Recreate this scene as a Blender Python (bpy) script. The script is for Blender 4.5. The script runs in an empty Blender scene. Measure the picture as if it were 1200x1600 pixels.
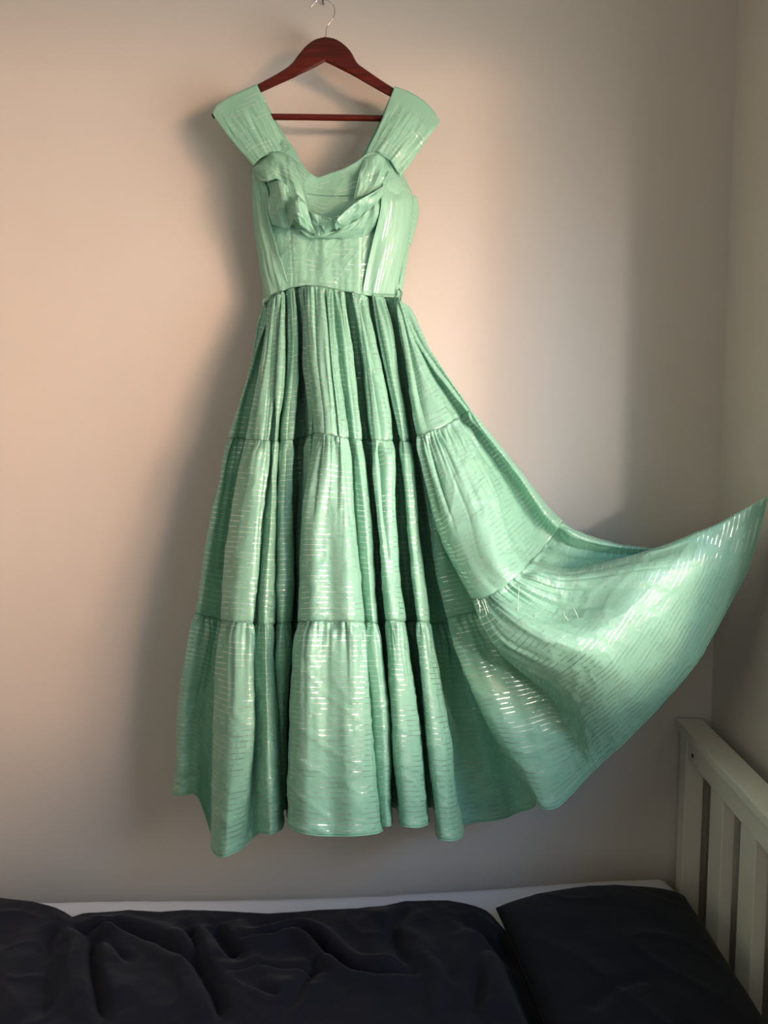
import bpy, bmesh, math
import numpy as np
from mathutils import Vector

# ------------------------------------------------------------------ camera
SC = bpy.context.scene
COL = SC.collection
F_PX = 1200.0
PITCH = math.radians(5.0)
CAM = np.array([0.0, -1.6, 1.43])
FWD = np.array([0.0, math.cos(PITCH), -math.sin(PITCH)])
UPV = np.array([0.0, math.sin(PITCH), math.cos(PITCH)])
RGT = np.array([1.0, 0.0, 0.0])
cd = bpy.data.cameras.new('camera')
cam = bpy.data.objects.new('camera', cd)
COL.objects.link(cam)
cam.location = CAM
cam.rotation_euler = (math.pi/2 - PITCH, 0, 0)
cd.sensor_fit = 'VERTICAL'
cd.sensor_height = 36.0
cd.lens = F_PX / 1600.0 * 36.0
cd.clip_start = 0.02
SC.camera = cam

# ------------------------------------------------------------------ exposure, world, lights
SC.view_settings.view_transform = 'Standard'
SC.view_settings.look = 'None'
SC.view_settings.gamma = 1.0
SC.view_settings.use_curve_mapping = False
SC.view_settings.exposure = 0.0
w = bpy.data.worlds.new('world'); SC.world = w; w.use_nodes = True
w.node_tree.nodes['Background'].inputs[0].default_value = (0.9, 0.8, 0.72, 1)
w.node_tree.nodes['Background'].inputs[1].default_value = 1.2

# window opening in the right wall (y range, z range), wall face at x = WX
WX = 0.700
WIN_Y0, WIN_Y1, WIN_Z0, WIN_Z1 = -1.95, -0.46, 1.05, 2.20
def area(name, loc, aim, sx, sy, power, colr, spread=180):
    l = bpy.data.lights.new(name, 'AREA'); l.shape = 'RECTANGLE'; l.size = sx; l.size_y = sy
    l.energy = power; l.color = colr; l.spread = math.radians(spread)
    o = bpy.data.objects.new(name, l); COL.objects.link(o); o.location = loc
    o.rotation_euler = (Vector(aim) - Vector(loc)).to_track_quat('-Z', 'Y').to_euler()
    return o
ONLY = None
LIGHTS = [   # name, place, aim, size_x, size_y, colour * power, spread
    ('window_daylight', (1.02, -1.22, 1.32), (0.0, -1.05, 1.45), 1.4, 0.5, (19.5, 18.0, 16.6), 130),
    ('evening_glow', (3.3, -3.6, 1.80), (-0.72, 0.0, 1.50), 1.3, 0.7, (8.1, 4.75, 3.1), 28),
    ('sun_patch', (2.5, -4.6, 1.70), (0.05, 0.0, 1.45), 0.3, 0.3, (0.85, 0.75, 0.68), 18),
    ('sky_light', (2.0, -3.0, 2.9), (-0.30, -0.2, 1.2), 1.6, 0.8, (1.0, 4.0, 8.5), 90),
    ('front_fill', (-0.6, -3.35, 1.7), (0.2, 0, 1.2), 1.2, 1.2, (5.2, 5.6, 5.5), 170),  # unseen fill lamp added behind the camera; the front wall has no opening
    ('left_fill', (-2.1, -1.6, 1.7), (0.6, -0.6, 1.5), 1.0, 1.2, (4.4, 3.6, 2.5), 170),  # added fill from the left to lift the right corner; left wall is solid
]
for nm, loc, aim, sx, sy, c, spr in LIGHTS:
    if ONLY and ONLY != nm: continue
    p = max(c)
    if p > 0: area(nm, loc, aim, sx, sy, p, tuple(k/p for k in c), spr)

# ------------------------------------------------------------------ pixel -> place
def ray(px, py):
    px = np.asarray(px, float); py = np.asarray(py, float)
    return (FWD + RGT*((px-600)/F_PX)[..., None] + UPV*((800-py)/F_PX)[..., None])
def at_d(px, py, d):            # point at distance d in front of the back wall
    r = ray(px, py); s = (-np.asarray(d, float) - CAM[1]) / r[..., 1]
    return CAM + r*s[..., None]
def at_z(px, py, z):            # point at height z
    r = ray(px, py); s = (np.asarray(z, float) - CAM[2]) / r[..., 2]
    return CAM + r*s[..., None]

# ------------------------------------------------------------------ numeric helpers
def hermite(ts, P, t):
    """non-uniform Catmull-Rom; ts (n), P (n,k), t (m) -> (m,k)"""
    ts = np.asarray(ts, float); P = np.asarray(P, float)
    if P.ndim == 1: P = P[:, None]
    n = len(ts)
    h = np.diff(ts); s = np.diff(P, axis=0)/h[:, None]
    m = np.empty_like(P)
    m[0] = s[0]; m[-1] = s[-1]
    if n > 2:
        m[1:-1] = (s[:-1]*h[1:, None] + s[1:]*h[:-1, None])/(h[:-1]+h[1:])[:, None]
    i = np.clip(np.searchsorted(ts, t, side='right')-1, 0, n-2)
    x = ((t-ts[i])/h[i])[:, None]; hh = h[i][:, None]
    x2 = x*x; x3 = x2*x
    return (2*x3-3*x2+1)*P[i] + (x3-2*x2+x)*hh*m[i] + (-2*x3+3*x2)*P[i+1] + (x3-x2)*hh*m[i+1]
def curve(P, t):
    P = np.asarray(P, float)
    c = np.concatenate([[0], np.cumsum(np.maximum(np.linalg.norm(np.diff(P[:, :2], axis=0), axis=1), 1e-6))])
    return hermite(c/c[-1], P, np.asarray(t, float))
def poly(P, t):
    P = np.asarray(P, float)
    c = np.concatenate([[0], np.cumsum(np.linalg.norm(np.diff(P[:, :2], axis=0), axis=1))]); c /= c[-1]
    return np.stack([np.interp(t, c, P[:, k]) for k in range(P.shape[1])], 1)
_rs = np.random.RandomState(7)
_T = _rs.rand(256, 256)
def noise(x, y):
    x = np.asarray(x, float); y = np.asarray(y, float)
    xi = np.floor(x).astype(int); yi = np.floor(y).astype(int)
    fx = x-xi; fy = y-yi
    fx = fx*fx*(3-2*fx); fy = fy*fy*(3-2*fy)
    a = _T[yi % 256, xi % 256]; b = _T[yi % 256, (xi+1) % 256]
    c = _T[(yi+1) % 256, xi % 256]; d = _T[(yi+1) % 256, (xi+1) % 256]
    return (a*(1-fx)+b*fx)*(1-fy) + (c*(1-fx)+d*fx)*fy - 0.5
def fbm(x, y, o=3):
    r = 0; a = 1.0
    for k in range(o):
        r = r + a*noise(x*2**k+17.3*k, y*2**k+9.1*k); a *= 0.5
    return r
def ridged(x, y):
    return 1 - 2*np.abs(noise(x, y)*2) 
def smooth(a, b, x):
    t = np.clip((x-a)/(b-a), 0, 1); return t*t*(3-2*t)

# ------------------------------------------------------------------ object helpers
def link(name, me, mat=None, parent=None):
    o = bpy.data.objects.new(name, me); COL.objects.link(o)
    if mat: me.materials.append(mat)
    if parent: o.parent = parent
    return o
def tag(o, label=None, cat=None, group=None, kind=None):
    if label: o['label'] = label
    if cat: o['category'] = cat
    if group: o['group'] = group
    if kind: o['kind'] = kind
    return o
def grid_obj(name, V, UV, mat, parent=None, thick=0.0, closed_u=False):
    """V (nv,nu,3), UV (nv,nu,2)"""
    nv, nu = V.shape[:2]
    me = bpy.data.meshes.new(name)
    idx = np.arange(nv*nu).reshape(nv, nu)
    a = idx[:-1, :-1]; b = idx[:-1, 1:]; c = idx[1:, 1:]; d = idx[1:, :-1]
    F = np.stack([d, c, b, a], -1).reshape(-1, 4)
    me.vertices.add(nv*nu); me.vertices.foreach_set('co', V.reshape(-1).astype(np.float32))
    me.loops.add(F.size); me.loops.foreach_set('vertex_index', F.reshape(-1).astype(np.int32))
    me.polygons.add(len(F))
    me.polygons.foreach_set('loop_start', (np.arange(len(F))*4).astype(np.int32))
    me.polygons.foreach_set('loop_total', np.full(len(F), 4, np.int32))
    uvl = me.uv_layers.new(name='UVMap')
    uvl.data.foreach_set('uv', UV.reshape(-1, 2)[F.reshape(-1)].reshape(-1).astype(np.float32))
    me.polygons.foreach_set('use_smooth', np.ones(len(F), bool))
    me.update(); me.validate()
    o = link(name, me, mat, parent)
    if thick:
        m = o.modifiers.new('thickness', 'SOLIDIFY'); m.thickness = thick; m.offset = 0
    return o
def normals(V):
    du = np.gradient(V, axis=1); dv = np.gradient(V, axis=0)
    n = np.cross(dv, du)
    l = np.linalg.norm(n, axis=2, keepdims=True)
    return n/np.maximum(l, 1e-9)          # u right, v down  -> towards camera (-y)
def bm_obj(name, bm, mat, parent=None, smooth_=False):
    me = bpy.data.meshes.new(name); bm.to_mesh(me); bm.free()
    if smooth_:
        for p in me.polygons: p.use_smooth = True
    return link(name, me, mat, parent)
def box_bm(bm, cx, cy, cz, sx, sy, sz, rz=0.0, bev=0.0):
    r = bmesh.ops.create_cube(bm, size=1.0)
    vs = r['verts']
    for v in vs:
        x, y, z = v.co.x*sx, v.co.y*sy, v.co.z*sz
        v.co = (cx + x*math.cos(rz)-y*math.sin(rz), cy + x*math.sin(rz)+y*math.cos(rz), cz+z)
    if bev:
        es = set(e for v in vs for e in v.link_edges)
        bmesh.ops.bevel(bm, geom=list(es), offset=bev, segments=2, affect='EDGES', profile=0.6)
def tube(name, P, r, mat, parent=None, n=8, caps=True):
    P = np.asarray(P, float); m = len(P)
    rr = np.full(m, r) if np.isscalar(r) else np.asarray(r)
    T = np.gradient(P, axis=0); T /= np.linalg.norm(T, axis=1, keepdims=True)
    up = np.array([0, 1.0, 0]) if abs(T[0][1]) < .9 else np.array([1.0, 0, 0])
    bm = bmesh.new(); rings = []
    N = np.cross(T[0], up); N /= np.linalg.norm(N)
    for i in range(m):
        N = N - T[i]*np.dot(N, T[i]); N /= np.linalg.norm(N); B = np.cross(T[i], N)
        rings.append([bm.verts.new(P[i] + rr[i]*(math.cos(2*math.pi*k/n)*N + math.sin(2*math.pi*k/n)*B)) for k in range(n)])
    for a, b in zip(rings[:-1], rings[1:]):
        for k in range(n):
            bm.faces.new((a[k], a[(k+1) % n], b[(k+1) % n], b[k]))
    if caps:
        bm.faces.new(rings[0][::-1]); bm.faces.new(rings[-1])
    bmesh.ops.recalc_face_normals(bm, faces=bm.faces)
    return bm_obj(name, bm, mat, parent, True)

# ------------------------------------------------------------------ materials
def nodes_of(m):
    m.use_nodes = True
    nt = m.node_tree; b = nt.nodes['Principled BSDF']
    return nt, nt.nodes, nt.links, b
def noise_bump(nt, b, scale, strength, dist=0.002, vec=None, detail=4):
    n = nt.nodes.new('ShaderNodeTexNoise'); n.inputs['Scale'].default_value = scale; n.inputs['Detail'].default_value = detail
    bp = nt.nodes.new('ShaderNodeBump'); bp.inputs['Strength'].default_value = strength; bp.inputs['Distance'].default_value = dist
    if vec: nt.links.new(vec, n.inputs['Vector'])
    nt.links.new(n.outputs['Fac'], bp.inputs['Height']); nt.links.new(bp.outputs['Normal'], b.inputs['Normal'])
    return n, bp
def simple(name, colr, rough=0.5, bump=None, metal=0.0, vary=0.0, spec=0.5):
    m = bpy.data.materials.new(name); nt, N, L, b = nodes_of(m)
    b.inputs['Base Color'].default_value = (*colr, 1); b.inputs['Roughness'].default_value = rough
    b.inputs['Metallic'].default_value = metal; b.inputs['Specular IOR Level'].default_value = spec
    tc = N.new('ShaderNodeTexCoord')
    if bump: noise_bump(nt, b, bump[0], bump[1], bump[2], tc.outputs['Object'])
    if vary:
        n = N.new('ShaderNodeTexNoise'); n.inputs['Scale'].default_value = 6; n.inputs['Detail'].default_value = 5
        L.new(tc.outputs['Object'], n.inputs['Vector'])
        mx = N.new('ShaderNodeMix'); mx.data_type = 'RGBA'
        mx.inputs[6].default_value = (*[c*(1-vary) for c in colr], 1); mx.inputs[7].default_value = (*[min(1, c*(1+vary)) for c in colr], 1)
        L.new(n.outputs['Fac'], mx.inputs[0]); L.new(mx.outputs[2], b.inputs['Base Color'])
    return m
M_wall = simple('wall_paint', (0.61, 0.572, 0.525), 0.75, (220, 0.10, 0.001), vary=0.025, spec=0.25)
M_ceil = simple('ceiling_paint', (0.62, 0.60, 0.57), 0.8, spec=0.2)
M_floor = simple('floor_boards', (0.20, 0.13, 0.08), 0.5, (30, 0.2, 0.001), vary=0.2)
M_trim = simple('white_trim', (0.62, 0.61, 0.58), 0.4)
M_white = simple('white_lacquer', (0.72, 0.695, 0.62), 0.38, (60, 0.05, 0.0006), vary=0.03)
M_hole = simple('bolt_steel', (0.05, 0.05, 0.045), 0.4, metal=0.8)
M_sheet = simple('white_cotton', (0.80, 0.80, 0.86), 0.9, (90, 0.25, 0.001), spec=0.1)
M_steel = simple('chrome', (0.75, 0.74, 0.72), 0.14, metal=1.0)
M_nail = simple('nail_steel', (0.20, 0.17, 0.15), 0.35, metal=0.9)

def wood():
    m = bpy.data.materials.new('mahogany_varnish'); nt, N, L, b = nodes_of(m)
    tc = N.new('ShaderNodeTexCoord'); mp = N.new('ShaderNodeMapping'); mp.inputs['Scale'].default_value = (6, 30, 90)
    n = N.new('ShaderNodeTexNoise'); n.inputs['Scale'].default_value = 2.2; n.inputs['Detail'].default_value = 6
    cr = N.new('ShaderNodeValToRGB')
    cr.color_ramp.elements[0].position = .3; cr.color_ramp.elements[0].color = (0.035, 0.004, 0.002, 1)
    cr.color_ramp.elements[1].position = .75; cr.color_ramp.elements[1].color = (0.115, 0.011, 0.005, 1)
    L.new(tc.outputs['Object'], mp.inputs['Vector']); L.new(mp.outputs[0], n.inputs['Vector'])
    L.new(n.outputs['Fac'], cr.inputs[0]); L.new(cr.outputs[0], b.inputs['Base Color'])
    b.inputs['Roughness'].default_value = 0.42; b.inputs['Specular IOR Level'].default_value = 0.25
    b.inputs['Coat Weight'].default_value = 0.08; b.inputs['Coat Roughness'].default_value = 0.25
    return m
M_wood = wood()

def dress_mat(name, base, base2, trans=0.12, dens=.47):
    m = bpy.data.materials.new(name); nt, N, L, b = nodes_of(m)
    out = N['Material Output']
    uv = N.new('ShaderNodeUVMap'); uv.uv_map = 'UVMap'
    sep = N.new('ShaderNodeSeparateXYZ'); L.new(uv.outputs[0], sep.inputs[0])
    def math_(op, a, bb=None, c=None):
        n = N.new('ShaderNodeMath'); n.operation = op
        for k, v in enumerate((a, bb, c)):
            if v is None: continue
            if isinstance(v, (int, float)): n.inputs[k].default_value = v
            else: L.new(v, n.inputs[k])
        return n.outputs[0]
    # thread lines every 9.5 mm along the fabric
    wob = N.new('ShaderNodeTexNoise'); wob.inputs['Scale'].default_value = 7; wob.inputs['Detail'].default_value = 1
    L.new(uv.outputs[0], wob.inputs['Vector'])
    vv = math_('ADD', sep.outputs[1], math_('MULTIPLY', wob.outputs['Fac'], 0.004))
    fr = math_('FRACT', math_('DIVIDE', vv, 0.0098))
    line = math_('LESS_THAN', fr, 0.155)
    # dashes
    cmb = N.new('ShaderNodeCombineXYZ')
    row = math_('FLOOR', math_('DIVIDE', vv, 0.0098))
    L.new(math_('ADD', math_('MULTIPLY', sep.outputs[0], 38), math_('MULTIPLY', row, 0.09)), cmb.inputs[0]); L.new(math_('MULTIPLY', row, 0.31), cmb.inputs[1])
    dn = N.new('ShaderNodeTexNoise'); dn.inputs['Scale'].default_value = 1.0; dn.inputs['Detail'].default_value = 2
    L.new(cmb.outputs[0], dn.inputs['Vector'])
    dash = math_('GREATER_THAN', dn.outputs['Fac'], dens)
    mask = math_('MULTIPLY', line, dash)
    # slubby weave colour
    mp = N.new('ShaderNodeMapping'); mp.inputs['Scale'].default_value = (60, 900, 1); L.new(uv.outputs[0], mp.inputs['Vector'])
    sl = N.new('ShaderNodeTexNoise'); sl.inputs['Scale'].default_value = 1; sl.inputs['Detail'].default_value = 3
    L.new(mp.outputs[0], sl.inputs['Vector'])
    mx = N.new('ShaderNodeMix'); mx.data_type = 'RGBA'
    mx.inputs[6].default_value = (*base2, 1); mx.inputs[7].default_value = (*base, 1)
    L.new(sl.outputs['Fac'], mx.inputs[0]); L.new(mx.outputs[2], b.inputs['Base Color'])
    b.inputs['Roughness'].default_value = 0.48
    b.inputs['Specular IOR Level'].default_value = 0.6
    b.inputs['Sheen Weight'].default_value = 0.10; b.inputs['Sheen Roughness'].default_value = 0.4
    # fine crumple + weave bump
    c1 = N.new('ShaderNodeTexNoise'); c1.inputs['Scale'].default_value = 55; c1.inputs['Detail'].default_value = 5; c1.inputs['Distortion'].default_value = 0.6
    L.new(uv.outputs[0], c1.inputs['Vector'])
    h = math_('ADD', math_('MULTIPLY', c1.outputs['Fac'], 1.0), math_('MULTIPLY', sl.outputs['Fac'], 0.10))
    bp = N.new('ShaderNodeBump'); bp.inputs['Strength'].default_value = 0.55; bp.inputs['Distance'].default_value = 0.0022
    L.new(h, bp.inputs['Height']); L.new(bp.outputs[0], b.inputs['Normal'])
    tr = N.new('ShaderNodeBsdfTranslucent'); L.new(mx.outputs[2], tr.inputs[0])
    ms = N.new('ShaderNodeMixShader'); ms.inputs[0].default_value = trans
    L.new(b.outputs[0], ms.inputs[1]); L.new(tr.outputs[0], ms.inputs[2])
    th = N.new('ShaderNodeBsdfPrincipled'); th.inputs['Base Color'].default_value = (0.92, 0.96, 0.90, 1)
    th.inputs['Metallic'].default_value = 1.0; th.inputs['Roughness'].default_value = 0.33
    L.new(bp.outputs[0], th.inputs['Normal'])
    ms2 = N.new('ShaderNodeMixShader'); L.new(math_('MULTIPLY', mask, 0.58), ms2.inputs[0])
    L.new(ms.outputs[0], ms2.inputs[1]); L.new(th.outputs[0], ms2.inputs[2])
    L.new(ms2.outputs[0], out.inputs['Surface'])
    return m
M_dress = dress_mat('mint_lame_silk', (0.335, 0.64, 0.475), (0.225, 0.51, 0.375))
M_bodice = dress_mat('mint_lame_silk_bodice', (0.335, 0.64, 0.475), (0.225, 0.51, 0.375), dens=.565)
M_seam = simple('mint_thread', (0.16, 0.33, 0.24), 0.6)
M_hem = simple('pale_hem_edge', (0.72, 0.80, 0.72), 0.4)

# ------------------------------------------------------------------ the room
def slab(name, x0, x1, y0, y1, z0, z1, mat, **k):
    bm = bmesh.new(); box_bm(bm, (x0+x1)/2, (y0+y1)/2, (z0+z1)/2, x1-x0, y1-y0, z1-z0)
    o = bm_obj(name, bm, mat); o['kind'] = 'structure'; return o
XL, YB, ZT = -2.2, -3.5, 2.62
slab('floor', XL, WX, YB, 0, -0.05, 0, M_floor)
slab('ceiling', XL, WX, YB, 0, ZT, ZT+.05, M_ceil)
slab('wall_back', XL-.1, WX+.25, 0, .1, -.05, ZT+.05, M_wall)
slab('wall_left', XL-.1, XL, YB, 0, -.05, ZT+.05, M_wall)
slab('wall_front', XL-.1, WX+.25, YB-.1, YB, -.05, ZT+.05, M_wall)
bm = bmesh.new(); T = 0.22
for (y0, y1, z0, z1) in ((YB, WIN_Y0, -.05, ZT+.05), (WIN_Y1, 0, -.05, ZT+.05), (WIN_Y0, WIN_Y1, -.05, WIN_Z0), (WIN_Y0, WIN_Y1, WIN_Z1, ZT+.05)):
    box_bm(bm, WX+T/2, (y0+y1)/2, (z0+z1)/2, T, y1-y0, z1-z0)
o = bm_obj('wall_right', bm, M_wall); o['kind'] = 'structure'
bm = bmesh.new()
yc, zc = (WIN_Y0+WIN_Y1)/2, (WIN_Z0+WIN_Z1)/2
for (y, z, sy, sz) in ((WIN_Y0+.025, zc, .05, WIN_Z1-WIN_Z0), (WIN_Y1-.025, zc, .05, WIN_Z1-WIN_Z0),
                       (yc, WIN_Z0+.025, WIN_Y1-WIN_Y0-.1, .05), (yc, WIN_Z1-.025, WIN_Y1-WIN_Y0-.1, .05), (yc-.1, zc, .04, WIN_Z1-WIN_Z0-.1)):
    box_bm(bm, WX+T-.04, y, z, .05, sy, sz)
o = bm_obj('window_1', bm, M_trim); o['kind'] = 'structure'
slab('baseboard_back', XL, WX, -.015, 0, 0, .09, M_trim)

# ------------------------------------------------------------------ hanger
HD = 0.075       # distance of the hanger's middle from the wall
root = bpy.data.objects.new('clothes_hanger', None); COL.objects.link(root)
def place_root(o, p): o.location = p
tag(root, 'dark mahogany wooden clothes hanger with chrome hook, carrying the green dress', 'hanger')
top = [(330, 179), (345, 162), (372, 147), (402, 132), (440, 111), (456, 99), (466, 86), (478, 72), (492, 62), (508, 57.5), (524, 61), (538, 70), (549, 82), (558, 98), (572, 109), (614, 137), (645, 152), (668, 166), (684, 186)]
bot = [(334, 186), (352, 172), (376, 158), (405, 146), (438, 131), (456, 123), (470, 116), (483, 110), (495, 104), (508, 97), (521, 103), (533, 109), (545, 115), (558, 122), (575, 132), (611, 152), (638, 164), (658, 177), (676, 192)]
tt = np.linspace(0, 1, 90)
# arms are two boards meeting at the middle (a faint joint shows)
def arm(pts_t, pts_b, name, sgn):
    t = np.linspace(0, 1, 40)
    A = hermite(np.linspace(0, 1, len(pts_t)), pts_t, t); B = hermite(np.linspace(0, 1, len(pts_b)), pts_b, t)
    th = 0.0075
    bm = bmesh.new(); rings = []
    for a, b in zip(A, B):
        prof = []
        for (s, d) in ((0, -th*.6), (0.0, th*.6), (.12, th), (.88, th), (1, th*.6), (1, -th*.6), (.88, -th), (.12, -th)):
            q = a+(b-a)*s
            prof.append(bm.verts.new(at_d(q[0], q[1], HD+d)))
        rings.append(prof)
    for p, q in zip(rings[:-1], rings[1:]):
        for k in range(8): bm.faces.new((p[k], p[(k+1) % 8], q[(k+1) % 8], q[k]))
    bm.faces.new(rings[0]); bm.faces.new(rings[-1][::-1])
    bmesh.ops.recalc_face_normals(bm, faces=bm.faces)
    return bm_obj('arm', bm, M_wood, root, False)
ncen = 9
arm(top[:ncen+1], bot[:ncen+1], 'arm', -1); arm(top[ncen:], bot[ncen:], 'arm', 1)
barp = [at_d(x, y, HD) for x, y in ((352, 181), (415, 182.5), (508, 183.5), (598, 185), (664, 186))]
tube('trouser_bar', np.array(barp), 0.0057, M_wood, root, 14)
hk = curve([(509, 62), (509, 52), (510, 45), (514, 37), (520, 29), (523, 18), (520, 7), (512, 1), (503, -1.5), (495, 1), (489, 7), (485, 11)], np.linspace(0, 1, 60))
tube('hook', at_d(hk[:, 0], hk[:, 1], np.full(60, HD)), 0.0013, M_steel, root, 10)
tp = at_d(np.array([485.8, 484.2]), np.array([10.3, 12]), np.array([HD, HD]))
tube('hook_tip', tp, 0.0021, M_steel, root, 10)
nail = tube('wall_nail', np.array([at_d(505, 1.0, 0.0) + [0, 0.004, -.004], at_d(504.5, 1.2, HD+.003), at_d(504.5, 0.8, HD+.012)]), 0.0021, M_nail, None, 10)
h = bmesh.new(); 
tag(nail, 'small dark nail in the wall holding the chrome hook', 'nail')

# ------------------------------------------------------------------ the dress
dress = bpy.data.objects.new('evening_dress', None); COL.objects.link(dress)
tag(dress, 'mint green tiered full-length dress with silvery thread stripes, hanging on the wall', 'dress')

wx = [405, 412, 430, 450, 470, 490, 530, 560, 600, 622, 680]; wy = [480, 475, 461, 451, 447, 446, 452, 459, 463, 466, 470]
s1x = [350, 384, 432, 458, 475, 492, 545, 565, 613, 640, 700]; s1y = [684, 686, 689, 687, 684, 676, 684, 687, 688, 690, 690]
s2x = [300, 348, 400, 425, 465, 480, 560, 590, 603, 632, 690, 760]; s2y = [958, 970, 975, 976, 972, 970, 971, 973, 969, 970, 974, 972]
LV = np.array([0, .5, 1, 1.5, 2, 2.5, 3.0])
cb = np.array([.110, .150, .185, .220, .255, .280, .300])
sb = np.array([.035, .050, .062, .072, .085, .095, .10])
fs = np.array([.28, .85, 1.05, 1.15, 1.25, 1.35, 1.4])
edgeL = np.array([412, 388, 357, 326, 304, 280, 272]); 
cen = np.array([515, 512, 510, 508, 508, 505, 505])
G = []
def left_guide(xs, hem, c):
    xs = np.array(xs, float)
    y0 = np.interp(xs[0], wx, wy); y1 = np.interp(xs[2], s1x, s1y); y2 = np.interp(xs[4], s2x, s2y)
    ys = np.array([y0, (y0+y1)/2, y1, (y1+y2)/2, y2, (y2+hem)/2, hem])
    r = np.clip((xs-cen)/(cen-edgeL), -1, 1)
    c = np.array(c, float) if not np.isscalar(c) else c
    c = np.where(np.array(c) < -1.5, np.array(c)*1.7, np.array(c)*1.15).tolist()
    if np.isscalar(c): c = [c]*7
    elif len(c) == 3: c = np.interp(LV, [1, 2, 3], c)
    d = cb - sb*r*r + fs*np.array(c)*0.01
    G.append(np.stack([xs, ys, d], 1))
left_guide([414, 392, 363, 333, 312, 290, 284], 1236, (-4, -5, -5))
left_guide([412, 388, 357, 326, 304, 280, 272], 1238, (-2.5, -3, -3))
left_guide([413, 391, 362, 333, 311, 289, 284], 1242, (-1.2, -1.2, -1.5))
left_guide([417, 397, 372, 345, 327, 306, 304], 1240, (-1.8, -2, -2))
left_guide([421, 405, 386, 362, 349, 338, 330], 1300, (-3, -3.5, -3.5))
left_guide([422, 405, 389, 364, 351, 341, 345], 1318, (-1.2, -1.2, -1.5))
left_guide([420, 402, 383, 357, 346, 333, 333], 1318, (.8, 1, 1))
left_guide([424, 408, 392, 368, 355, 345, 338], 1335, (2.4, 3, 3.2))
left_guide([429, 418, 407, 388, 374, 366, 352], 1339, (3.2, 3.6, 4))
left_guide([435, 429, 421, 406, 395, 393, 372], 1330, (2.2, 2.6, 2.4))
left_guide([437, 432, 424, 409, 398, 399, 392], 1312, (0.6, .2, 0))
left_guide([438, 433, 426, 413, 403, 404, 402], 1302, (1.0, .8, .5))
left_guide([441, 438, 430, 422, 414, 418, 422], 1304, (2.0, 2.2, 2.5))
left_guide([443, 443, 435, 430, 426, 429, 438], 1297, (0.6, .6, 1))
left_guide([445, 445, 436, 431, 427, 434, 440], 1266, (-3.2, -4.5, -5))
left_guide([446, 447, 437, 432, 430, 436, 441], 1264, (-2.5, -4, -6))
left_guide([449, 449, 438, 433, 431, 433, 437], 1264, (0, -1, -4))
left_guide([454, 457, 447, 442, 441, 440, 441], 1264, (1.0, .6, -2.6))
left_guide([459, 465, 457, 456, 453, 447, 445], 1264, (0, -1, -4))
left_guide([462, 468, 460, 459, 457, 450, 447], 1262, (-4, -4.5, -6))
left_guide([466, 472, 474, 464, 462, 452, 449], 1262, (-5, -5.5, -6.5))
left_guide([469, 475, 477, 467, 463, 455, 452], 1275, (-2.2, -3, -4))
left_guide([472, 478, 484, 474, 468, 458, 456], 1288, (-.6, -2, -3))
left_guide([477, 482, 491, 478, 472, 464, 462], 1292, (-1.0, -1.4, -1.6))
left_guide([476, 481, 490, 471, 465, 452, 448], 1286, (1.0, 1.0, .8))
left_guide([481, 486, 496, 477, 471, 459, 455], 1294, (2.8, 3.0, 3.0))
left_guide([490, 495, 506, 492, 488, 479, 478], 1302, (3.9, 4.2, 4.3))
left_guide([500, 508, 519, 515, 517, 514, 518], 1305, (3.5, 3.7, 3.9))
left_guide([511, 520, 532, 536, 545, 548, 554], 1305, (3.9, 4.3, 4.5))
left_guide([517, 528, 542, 553, 565, 576, 587], 1301, (2.8, 3.2, 3.3))
left_guide([518, 530, 545, 557, 570, 582, 593], 1298, (1.4, 1.6, 1.6))
left_guide([517, 529, 544, 556, 569, 580, 590], 1294, (-.2, 0, 0))
left_guide([522, 534, 549, 562, 575, 587, 597], 1292, (1.0, 1.0, 1.0))
left_guide([530, 545, 558, 572, 583, 598, 605], 1291, (1.6, 1.6, 1.6))
left_guide([537, 554, 565, 580, 590, 608, 612], 1288, (.6, .4, .4))
left_guide([537, 553, 563, 577, 588, 604, 609], 1262, (-3.2, -4.6, -5))
left_guide([545, 561, 574, 586, 599, 611, 618], 1262, (-4, -5.5, -6))
left_guide([552, 571, 586, 596, 608, 620, 632], 1286, (-1.6, -2, -2))
left_guide([549, 567, 580, 590, 602, 612, 625], 1288, (.8, .6, .6))
left_guide([554, 572, 586, 596, 609, 620, 634], 1291, (2.2, 2.4, 2.4))
left_guide([562, 581, 597, 607, 620, 635, 650], 1292, (2.4, 2.6, 2.6))
left_guide([569, 591, 610, 618, 630, 651, 664], 1289, (1.3, 1.4, 1.4))
left_guide([571, 594, 614, 621, 633, 655, 669], 1285, (0, 0, 0))
left_guide([571, 592, 612, 618, 631, 652, 665], 1262, (-3, -4.5, -5))
left_guide([578, 599, 619, 628, 642, 662, 676], 1262, (-4, -5.6, -6))
left_guide([584, 606, 629, 641, 655, 672, 690], 1292, (-1.6, -1.8, -1.8))
left_guide([581, 602, 624, 637, 650, 666, 684], 1302, (.6, .8, 1))
left_guide([586, 607, 628, 641, 655, 673, 691], 1311, (1.8, 2.2, 2.8))
left_guide([593, 614, 634, 648, 663, 685, 704], 1313, (2.0, 2.4, 3.2))
left_guide([600, 620, 639, 655, 671, 698, 718], 1308, (1.0, 1.2, 1.6))
left_guide([601, 621, 641, 656, 673, 701, 722], 1300, (-.8, -1, -.6))
left_guide([601, 620, 640, 655, 671, 698, 719], 1290, (-3.4, -4, -4))
left_guide([608, 627, 646, 665, 688, 716, 745], 1284, (-4.6, -5.4, -5))
left_guide([613, 632, 651, 675, 704, 745, 780], 1280, (-4.6, -5.4, -4.6))
NL = len(G)
def fg(*rows):     # (level, x, y, depth)
    r = np.array(rows, float)
    G.append((r[:, 0], r[:, 1:]))
fg((0,616,466,.088),(.5,636,575,.10),(1,655,692,.10),(1.5,682,835,.115),(2,718,965,.135),(2.5,764,1120,.15),(3,812,1268,.165))
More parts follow.
